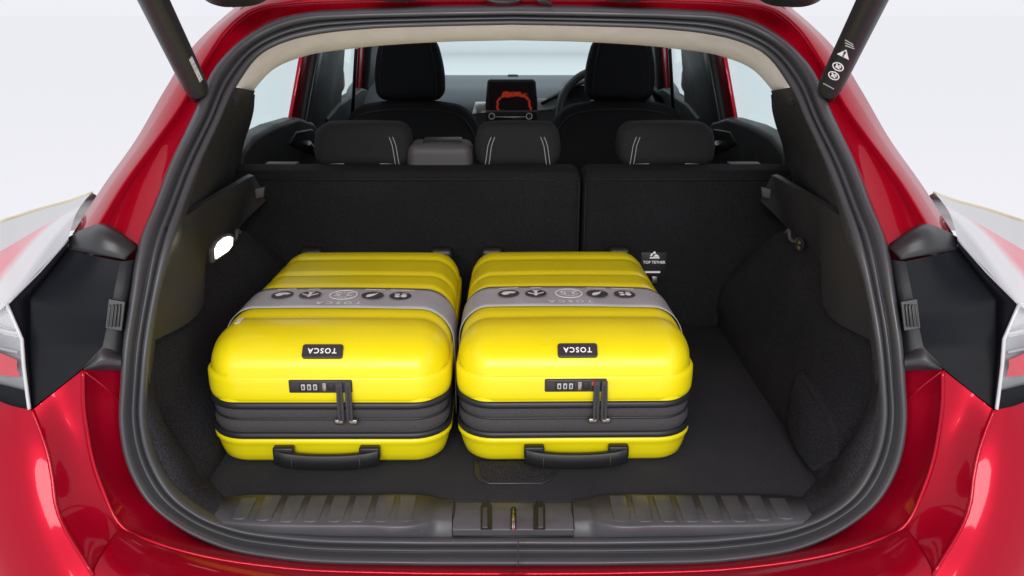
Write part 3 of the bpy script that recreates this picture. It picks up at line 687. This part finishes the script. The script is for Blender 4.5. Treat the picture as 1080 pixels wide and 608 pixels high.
# --- front seats
def front_seat(x):
    def o(k): return k
    prof = [(-.20,.50),(-.235,.75),(-.235,.95),(-.215,1.03),(-.175,1.075),(-.10,1.094),(0,1.098),(.10,1.094),(.175,1.075),(.215,1.03),(.235,.95),(.235,.75),(.20,.50)]
    pr = res([(a, 0, b) for a, b in prof], 4)
    cx = Vector((0, 0, .80)); rows = []
    for f, dy in ((.55, -.065), (.80, -.062), (.92, -.052), (.98, -.03), (1.0, 0), (.98, .04), (.90, .07), (.6, .08)):
        rows.append([Vector((x + (p.x)*f, 2.84 + dy + (.06 - .12*(p.z - .6)), cx.z + (p.z - cx.z)*f if p.z > cx.z else p.z)) for p in pr])
    V, Fc = grid(rows)
    m = len(pr); Fc.append(tuple(range(m))); Fc.append(tuple(range(len(V)-m, len(V))))
    st = link('front_seat', V, Fc, 'clothd', car)
    tube('stitching', [r + Vector((0, -.003, 0)) for r in rows[2][8:-8]], .0016, 'trim', st, 6)
    cushion('seat_cushion', (x, 3.15, .52), (.25, .27, .08), .05, 'clothd', st)
    hz = .100
    def warp(p):
        t = (p.z + hz)/(2*hz); w = 1.0 + .02*math.sin(math.pi*t) - .42*max(0, t - .30)**1.7
        return Vector((p.x*w, p.y - .02*t, p.z))
    h = cushion('head_restraint', (x, 2.85, 1.198), (.110, .055, hz), .035, 'clothd', st, warp, n=5)
    for sg in (-1, 1):
        pts = []
        for k in range(11):
            t = .06 + .88*k/10; w = 1.0 + .02*math.sin(math.pi*t) - .42*max(0, t - .30)**1.7
            pts.append((x + sg*.088*w, 2.85 - .0555 - .02*t, 1.198 - hz + 2*hz*t))
        tube('stitching', pts, .0011, 'trim', h, 6)
        tube('headrest_post', [(x + sg*.055, 2.85, 1.06), (x + sg*.055, 2.85, 1.12)], .006, 'chrome', st, 10)
        box('post_collar', (x + sg*.055, 2.845, 1.099), (.035, .03, .01), 'satin', st, .003)
for x in (-.333, .345): front_seat(x)

# --- dashboard, screen and steering wheel
dprof = [(4.32, 1.072), (4.1, 1.079), (3.9, 1.066), (3.76, 1.035), (3.70, .99), (3.69, .93), (3.74, .80), (3.74, .5)]
dash = loft('dashboard', [[(x, y, z) for y, z in dprof] for x in (-.72, -.4, 0, .4, .72)], 'dash', car, per=5)
box('dash_sensor', (-.0, 4.15, 1.081), (.05, .05, .010), 'black', dash, .005)
# hooded cluster
hood = [[(.12, y + .05, 1.0), (.20, y + .01, 1.045), (.27, y - .01, 1.085), (.40, y - .02, 1.10), (.53, y - .01, 1.085), (.60, y + .01, 1.045), (.64, y + .05, 1.0)] for y in (3.62, 3.72, 3.9)]
solid(loft('cluster_hood', hood, 'satin', dash), .012)
prism('cluster_face', [(.2, 3.72, .93), (.6, 3.72, .93), (.58, 3.74, 1.07), (.22, 3.74, 1.07)], (0, .01, 0), 'black', dash)
scp = [U(x, y, 3.60) for x, y in ((513,124),(566,124),(567,110),(565,86),(562,84),(516,84),(514,86),(512,110))]
scr = prism('centre_screen', scp, (0, .03, 0), 'black', car, .004)
prism('screen_picture', [U(x, y, 3.597) for x, y in ((515,117.5),(564,117.5),(562.5,87),(516,87))], (0, .002, 0), 'screen', scr)
box('control_panel', U(539.5, 126, 3.60), (.215, .03, .075), 'black', scr, .008)
for px in (518.7, 558):
    kc = U(px, 123, 3.584); disc('knob_ring', kc, (0, -1, .2), (0, 0, 1), .014, .008, 'chrome', scr, 22, inner=.010)
    disc('knob', kc, (0, -1, .2), (0, 0, 1), .010, .012, 'black', scr, 18)
box('control_bar', U(538.5, 124, 3.584), (.125, .004, .006), 'chrome', scr, .001)
for px in range(526, 556, 6): box('control_button', U(px, 128.5, 3.584), (.012, .004, .006), 'armrest', scr, .001)
for xs, yy in ((-.13, .985), (.135, .998)):
    prism('air_vent', [(xs-.045, 3.675, yy-.03), (xs+.045, 3.675, yy-.02), (xs+.05, 3.69, yy+.022), (xs-.03, 3.69, yy+.022)], (0, -.008, 0), 'chrome' if xs < 0 else 'lampdark', dash, .004)
sw_c = Vector((.365, 3.40, .985)); ex = Vector((1, 0, 0)); ey = Vector((0, .38, .925)).normalized()
ring = [sw_c + ex*math.cos(a)*.185 + ey*math.sin(a)*.185 for a in [2*math.pi*i/48 for i in range(48)]]
V = []; n_ = ex.cross(ey).normalized()
for i, p in enumerate(ring):
    rd = (p - sw_c).normalized()
    V.append([p + rd*.016*math.cos(q) + n_*.016*math.sin(q) for q in [2*math.pi*j/10 for j in range(10)]])
Vg, Fg = grid(V + [V[0]], True)
wheel = link('steering_wheel', Vg, Fg, 'satin', car)
cushion('horn_pad', sw_c, (.075, .03, .06), .03, 'black', wheel)
for a in (0, 180, 270): tube('spoke', [sw_c, sw_c + (ex*math.cos(R(a)) + ey*math.sin(R(a)))*.18], .015, 'satin', wheel, 8)
for sg in (-1, 1): tube('column_stalk', [sw_c + Vector((sg*.03, .06, 0)), sw_c + Vector((sg*.2, .03, .02))], .008, 'black', wheel, 8)

# --- cabin sides: glass, pillars, door cards
def cabin_side(s):
    def poly(pts, off=0): return [US(x, y) + Vector((off, 0, 0)) for x, y in pts]
    prism('rear_door_glass', poly([(752,20),(806,20),(842,172),(768,134)], .012), (.004, 0, 0), 'glass', car, s=s)
    prism('front_door_glass', poly([(696,30),(730,30),(734,112),(700,104)], .012), (.004, 0, 0), 'glass', car, s=s)
    prism('door_frame', poly([(747,26),(758,26),(776,127),(766,129)], -.004), (.012, 0, 0), 'red', car, .002, s=s)
    bp = prism('centre_pillar', poly([(722,26),(750,26),(768,130),(768,190),(738,190),(728,120)], -.02), (.03, 0, 0), 'trim', car, .008, s=s)
    prism('pillar_seal', poly([(745,26),(749,26),(768,130),(764,130)], -.026), (.006, 0, 0), 'rubber', bp, .002, s=s)
    prism('front_frame', poly([(694,30),(702,30),(706,104),(699,101)], -.004), (.012, 0, 0), 'red', car, .002, s=s)
    prism('windscreen_pillar', poly([(672,26),(696,26),(702,106),(686,108)], -.03), (.05, 0, 0), 'trim', car, .01, s=s)
    tube('seat_belt', mir([US(724, 52) + Vector((-.06, 0, 0)), US(726, 95) + Vector((-.06, 0, 0)), US(728, 150) + Vector((-.06, 0, 0))], s), .007, 'black', car, 6)
    # door cards
    dc = prism('rear_door_card', poly([(738,205),(744,150),(760,129),(776,124),(800,131),(824,143),(838,160),(846,215)], -.03), (.06, 0, 0), 'trim', car, .015, s=s, seg=4)
    rc = poly([(754,150),(764,136),(782,139),(790,152),(774,160),(760,164)], -.036)
    prism('handle_bowl', rc, (.01, 0, 0), 'black', dc, .006, s=s)
    tube('door_pull', mir([v + Vector((-.012, 0, 0)) for v in poly([(757,162),(766,158),(771,151)], -.03)], s), .008, 'chrome', dc, 8)
    prism('front_door_card', poly([(690,140),(696,96),(706,93),(732,110),(745,125),(745,165),(690,165)], -.03), (.05, 0, 0), 'trim', car, .012, s=s, seg=4)
    mc = US(729, 80) + Vector((.13, -.02, 0))
    mrr = cushion('door_mirror', mir([US(716, 84) + Vector((.13, .15, -.01))], s)[0], (.09, .05, .065), .045, 'red', car)
    tube('roof_rail', mir([(.49, 2.05, 1.395), (.52, 2.5, 1.395), (.53, 3.2, 1.385)], s), .028, 'beige', car, 12)
for s in (1, -1): cabin_side(s)
ws = [[(x, 3.18, 1.385 - .03*abs(x)) for x in (-.58, -.3, 0, .3, .58)], [(x, 3.75, 1.25 - .01*abs(x)) for x in (-.62, -.3, 0, .3, .62)], [(x, 4.36, 1.06) for x in (-.68, -.3, 0, .3, .68)]]
solid(loft('windscreen', ws, 'glass', car), .004)

# ------------------------------------------------------------------ the suitcases
L_, W_ = .552, .377
def suitcase(loc, rz, label, sticker, vr=0):
    t = bpy.data.objects.new('suitcase', None); C.objects.link(t); t.location = loc; t.rotation_euler = (0, 0, rz); t.scale = (1 - .018*vr, 1, 1.055)
    t['label'] = label; t['category'] = 'suitcase'; t['group'] = 'yellow suitcases lying flat in the boot'
    a, b = W_/2 - .0015, L_/2 - .001; RX, RY, RZ = .050, .080, .050; zt, z0 = .201, .108
    def seg(h, r, nf, ne=7):
        tt = [math.tan(R(45)*(1 - i/ne)) for i in range(ne)]; lo = [-h + r - r*q for q in tt]
        return lo + [-(h-r) + 2*(h-r)*i/nf for i in range(nf+1)] + [-q for q in reversed(lo)]
    ax, ay = seg(a, RX, 26), seg(b, RY, 90)
    az = [z0 + (zt - RZ - z0)*i/3 for i in range(3)] + [zt - RZ + RZ*math.tan(R(45)*i/7) for i in range(8)]
    def groove(y):
        sdist = y + L_/2; gsum = 0
        for c, w, d in ((.052, .005, .0008), (.112, .012, .0036), (.258, .010, .0032), (.335, .010, .0036), (.440, .012, .0034)):
            gsum += d*math.exp(-((sdist - c)/w)**2)
        return gsum
    def rnd(x, y, z):
        qx = max(-(a-RX), min(a-RX, x)); qy = max(-(b-RY), min(b-RY, y)); qz = min(z, zt - RZ)
        d = Vector(((x-qx)/RX, (y-qy)/RY, (z-qz)/RZ)); d = d.normalized() if d.length > 1e-9 else d
        p = Vector((qx + d.x*RX, qy + d.y*RY, qz + d.z*RZ))
        # the crown
        p.z += .003*(1 - (p.x/a)**2)*(1 - (p.y/b)**2) if d.z > 0 else 0
        fade = max(0, min(1, (p.z - .142)/.02)); fade = fade*fade*(3 - 2*fade)
        return p - d*groove(p.y)*fade
    V, Fc = [], []
    def face(us, vs_, fn):
        n0 = len(V)
        for u in us:
            for v in vs_: V.append(rnd(*fn(u, v)))
        for i in range(len(us)-1):
            for j in range(len(vs_)-1):
                k = n0 + i*len(vs_) + j; Fc.append((k, k+1, k+1+len(vs_), k+len(vs_)))
    face(ax, ay, lambda u, v: (u, v, zt))
    for sg in (-1, 1):
        face(ay, az, lambda u, v: (sg*a, u, v)); face(ax, az, lambda u, v: (u, sg*b, v))
    top = link('top_shell', V, Fc, 'yellow', t)
    def loop(prof, name, m, par, r=.060):
        rows = [[Vector((x, y, z)) for x, y in rrect(W_/2 + off, L_/2 + off, r + off, 8)] for off, z in prof]
        return link(name, *grid(rows, True), m, par)
    loop([(-.004, .1485), (-.001, .1478), (.0010, .1455), (.0014, .138), (.0014, .124), (.0008, .115), (-.001, .109), (-.004, .107)], 'shell_rim', 'yellow', top)
    bd = loop([(-.008, .1065), (-.006, .1055), (-.0055, .098), (-.004, .092), (-.003, .087), (-.005, .0815), (-.0055, .0795), (-.005, .0775), (-.002, .073), (-.002, .065), (-.005, .059), (-.008, .050)], 'zip_band', 'zip', t)
    for z, rr in ((.1015, .0056), (.0535, .0052)):
        loop([(-.003 + rr*.75*math.cos(R(q)), z + rr*math.sin(R(q))) for q in range(-90, 91, 20)], 'zip_edge', 'zipd', bd)
    loop([(-.0052 + .002*math.cos(R(q)), .0795 + .002*math.sin(R(q))) for q in range(-90, 91, 30)], 'zip_teeth', 'zipd', bd)
    # bottom shell
    prof = [(-.003, .0495), (.0, .0475), (.0005, .043), (-.002, .0395), (-.004, .033), (-.007, .022), (-.011, .011), (-.020, .004), (-.06, .002), (-.12, .004)]
    rows = [[Vector((x, y, z)) for x, y in rrect(W_/2 + off, L_/2 + off, max(.02, .060 + off), 8)] for off, z in prof]
    V2, F2 = grid(rows, True); m_ = len(rows[0]); F2.append(tuple(range(len(V2) - m_, len(V2))))
    bot = link('bottom_shell', V2, F2, 'yellow', t)
    # paper sleeve round the middle
    y0, y1 = -L_/2 + .136 + vr*.004, -L_/2 + .238 + vr*.004
    def sl_row(y, kx):
        row = []
        for k in range(41):
            u = -1 + 2*k/40; p = []
            if abs(u) > .86:
                sg = 1 if u > 0 else -1; f = (1 - abs(u))/.14
                row.append(Vector((sg*(W_/2 + .0032), y + kx*u, .03 + (.146 - .03)*f)))
            else:
                ang = None; v = u/.86; w = R(90)*abs(v)
                tt = abs(v); sg = 1 if v > 0 else -1
                if tt > .55:
                    q = R(90)*(tt - .55)/.45; xx = a - RX + (RX + .0034)*math.sin(q); zz = zt - RZ + (RZ + .0034)*math.cos(q)
                else: xx = (a - RX)*tt/.55; zz = zt + .0034
                zz += .003*(1 - min(1, xx/a)**2)*(1 - (y/b)**2)
                row.append(Vector((sg*xx, y + kx*u, zz)))
        return row
    rows = [sl_row(y0 + (y1 - y0)*k/8 + .0, -.004 - vr*.004) for k in range(9)]
    for k, r in enumerate(rows):
        for j, p in enumerate(r):
            p.z += .0012*math.sin(j*.9 + k*.35)*math.sin(math.pi*k/8) if 8 < j < 32 else 0
    sv = solid(link('paper_sleeve', *grid(rows), 'sleeve', t), .0007, 1)
    ym = (y0 + y1)/2 + .004; zs = zt + .0034 + .0058 + .0016; EX, EY = Vector((-1, 0, 0)), Vector((0, -1, 0))
    def zat(x): return zt + .0034 + .003*(1 - (x/a)**2) + .0028
    def spot(x): return Vector((x, ym - x*.03, zat(x)))
    def tilt(x): 
        d = Vector((1, 0, -.012*x/a**2)).normalized(); return -d
    for x in (-.106, -.058, .050, .098):
        disc('sleeve_icon', spot(x), Vector((0,0,1)) + Vector((.012*x/a**2, 0, 0)), EY, .0188, .0005, 'icon', sv, 28)
    disc('weight_ring', spot(0), (0, 0, 1), EY, .0245, .0006, 'white', sv, 32, inner=.0222)
    text('weight_lettering', '2.5', .027, spot(0) + Vector((0, .003, .0007)), EX, EY, 'white', sv)
    text('weight_lettering', 'KGS', .009, spot(0) + Vector((0, -.014, .0007)), EX, EY, 'white', sv)
    text('sleeve_brand', 'TOSCA', .017, spot(0) + Vector((0, -.043, .0008)), EX, EY, 'white', sv, 1.6)
    G = {-.106: [[(-.013,-.004),(-.004,-.009),(.008,-.008),(.013,.001),(.008,.008),(.001,.006),(-.003,.0),(-.009,.001)]],
         -.058: [[(-.002,-.013),(.002,-.013),(.003,.011),(0,.014),(-.003,.011)], [(-.014,-.004),(-.002,.004),(.002,.004),(.014,-.004),(.014,-.001),(.002,.008),(-.002,.008),(-.014,-.001)], [(-.006,-.013),(.006,-.013),(.004,-.009),(-.004,-.009)]],
         .050: [[(-.009,-.011),(-.004,-.006),(.006,-.002),(.010,.006),(.009,.012),(.002,.009),(-.004,.002),(-.007,-.006)]],
         .098: [circle2(.0055, 12, -.006, .003), circle2(.0045, 12, .005, .005), [(-.010,-.009),(-.002,-.009),(-.002,-.006),(-.010,-.006)], [(.001,-.007),(.009,-.008),(.010,-.004),(.002,-.003)]]}
    for x, pl in G.items(): decal('icon_mark', pl, spot(x) + Vector((0, 0, .0009)), tilt(x), EY, 'white', sv)
    for w, hw in ((-.106, .017), (-.058, .011), (.050, .017), (.098, .020)):      # captions too small to read: broken white lines
        bars, x = [], -hw
        while x < hw - .002:
            l = random.choice((.002, .003, .0045)); bars.append([(x, -.0013), (min(hw, x + l), -.0013), (min(hw, x + l), .0013), (x, .0013)]); x += l + .0009
        decal('icon_lettering', bars, spot(w) + Vector((0, .029, .0004)), tilt(w), EY, 'white', sv)
    # maker's plate on the front slope
    q = R(56); c0 = Vector((0, -(b - RY) - RY*math.sin(q), zt - RZ + RZ*math.cos(q) + .0022))
    nn = Vector((0, -math.sin(q)/RY, math.cos(q)/RZ)).normalized(); ty = Vector((1, 0, 0)).cross(nn) * -1
    ty = nn.cross(Vector((1, 0, 0)))
    pl = decal('maker_plate', [rrect(.0305, .0108, .004, 4)], c0 - nn*.003, Vector((1, 0, 0)), ty, 'satin', t, .006); bevel(pl, .001, 2)
    text('plate_lettering', 'TOSCA', .0115, c0 + nn*.0036, (-1, 0, 0), -ty, 'white', pl, 1.25)
    # combination lock on the rim
    fy = -L_/2
    lk = box('lock', (-.003, fy - .000, .1345), (.095, .009, .0195), 'satin', t, .002)
    box('lock_window', (-.020, fy - .0046, .1345), (.030, .002, .012), 'black', lk, .0006)
    for k in range(3): box('lock_dial', (-.0285 + .009*k, fy - .0052, .1345), (.006, .003, .009), 'grey_print', lk, .001); 
    for k in range(3): box('dial_mark', (-.0285 + .009*k, fy - .0068, .1345), (.0024, .0006, .005), 'black', lk)
    box('lock_slider', (.003, fy - .005, .1345), (.006, .003, .013), 'steel', lk, .0008)
    box('lock_button', (.013, fy - .005, .1345), (.010, .002, .010), 'black', lk, .001)
    disc('lock_key_mark', (.0245, fy - .0046, .1385), (0, -1, 0), (0, 0, 1), .0036, .001, 'redprint', lk, 14)
    for k, x in enumerate((.0265 + vr*.002, .0395 + vr*.001)):
        pz = prism('zip_puller', [(x - .0042, fy - .007, .144), (x + .0042, fy - .007, .144), (x + .0050, fy - .0085, .118), (x + .0046, fy - .0085, .084), (x - .0046, fy - .0085, .084), (x - .0050, fy - .0085, .118)], (0, -.004, 0), 'steel' if False else 'zip', lk, .001)
        box('puller_bar', (x, fy - .013, .112), (.0026, .002, .05), 'satin', lk, .0006)
        box('zip_slider', (x + (-.004 if k == 0 else .004), fy - .006, .0815), (.014, .010, .008), 'steel', lk, .002)
    # carrying handle on the bottom shell
    hz = .028
    for sg in (-1, 1): box('handle_mount', (sg*.066, fy - .006, hz + .003), (.032, .014, .020), 'black', t, .003)
    P = [(-.080, fy - .009, hz - .002), (-.066, fy - .013, hz - .004), (-.045, fy - .014, hz - .0065), (0, fy - .015, hz - .008), (.045, fy - .014, hz - .0065), (.066, fy - .013, hz - .004), (.080, fy - .009, hz - .002)]
    pc = res(P, 6); rows = []
    for p in pc: rows.append([p + Vector((0, dy, dz)) for dy, dz in ((-.003, -.0120), (-.005, -.010), (-.005, .010), (-.003, .0120), (.003, .0120), (.003, -.0120))])
    Vh, Fh = grid(rows, True); Fh += [tuple(range(6)), tuple(range(len(Vh)-6, len(Vh)))]
    h = link('handle', Vh, Fh, 'black', t)
    for sg in (-1, 1):
        for off in (.0, ): tube('handle_stitch', [(sg*.052, fy - .0198, hz - .016), (sg*.052, fy - .0198, hz + .001)], .0005, 'armrest', h, 6)
    # wheels on the far end and little feet on the side
    for sx in (-1, 1):
        for z in (.035, .172):
            wh = cushion('wheel_housing', (sx*(W_/2 - .045), L_/2 - .002, z), (.027, .016, .024), .012, 'black', t, n=3, flat=3)
            x = sx*(W_/2 - .045); tube('wheel', [(x - .014, L_/2 + .022, z - .005), (x + .014, L_/2 + .022, z - .005)], .020, 'armrest', wh, 18)
    for y in (-.02, .13): box('side_foot', (-W_/2 - .002, y, .105), (.014, .016, .014), 'armrest', t, .004)
    if sticker:
        decal('price_sticker', [[(-.005, -.011), (.005, -.011), (.005, .011), (-.005, .011)]], (-.147, -L_/2 + .089, zt + .0005), Vector((.97, 0, .24)), (0, 1, 0), 'white', t, .0006)
    def taper(o):
        for c in o.children:
            if c.type == 'MESH':
                for v in c.data.vertices: v.co.x *= 1 - .055*max(0, v.co.y + L_/2)/L_
            taper(c)
    taper(t)
    return t
suitcase((-.2855, 1.449, .7005), 0, 'yellow ribbed suitcase with a small white sticker on its lid, beside the boot lamp', True, 0)
suitcase((.0935, 1.453, .7005), R(0.8), 'yellow ribbed suitcase with plain lid in front of the top tether flap', False, 1)
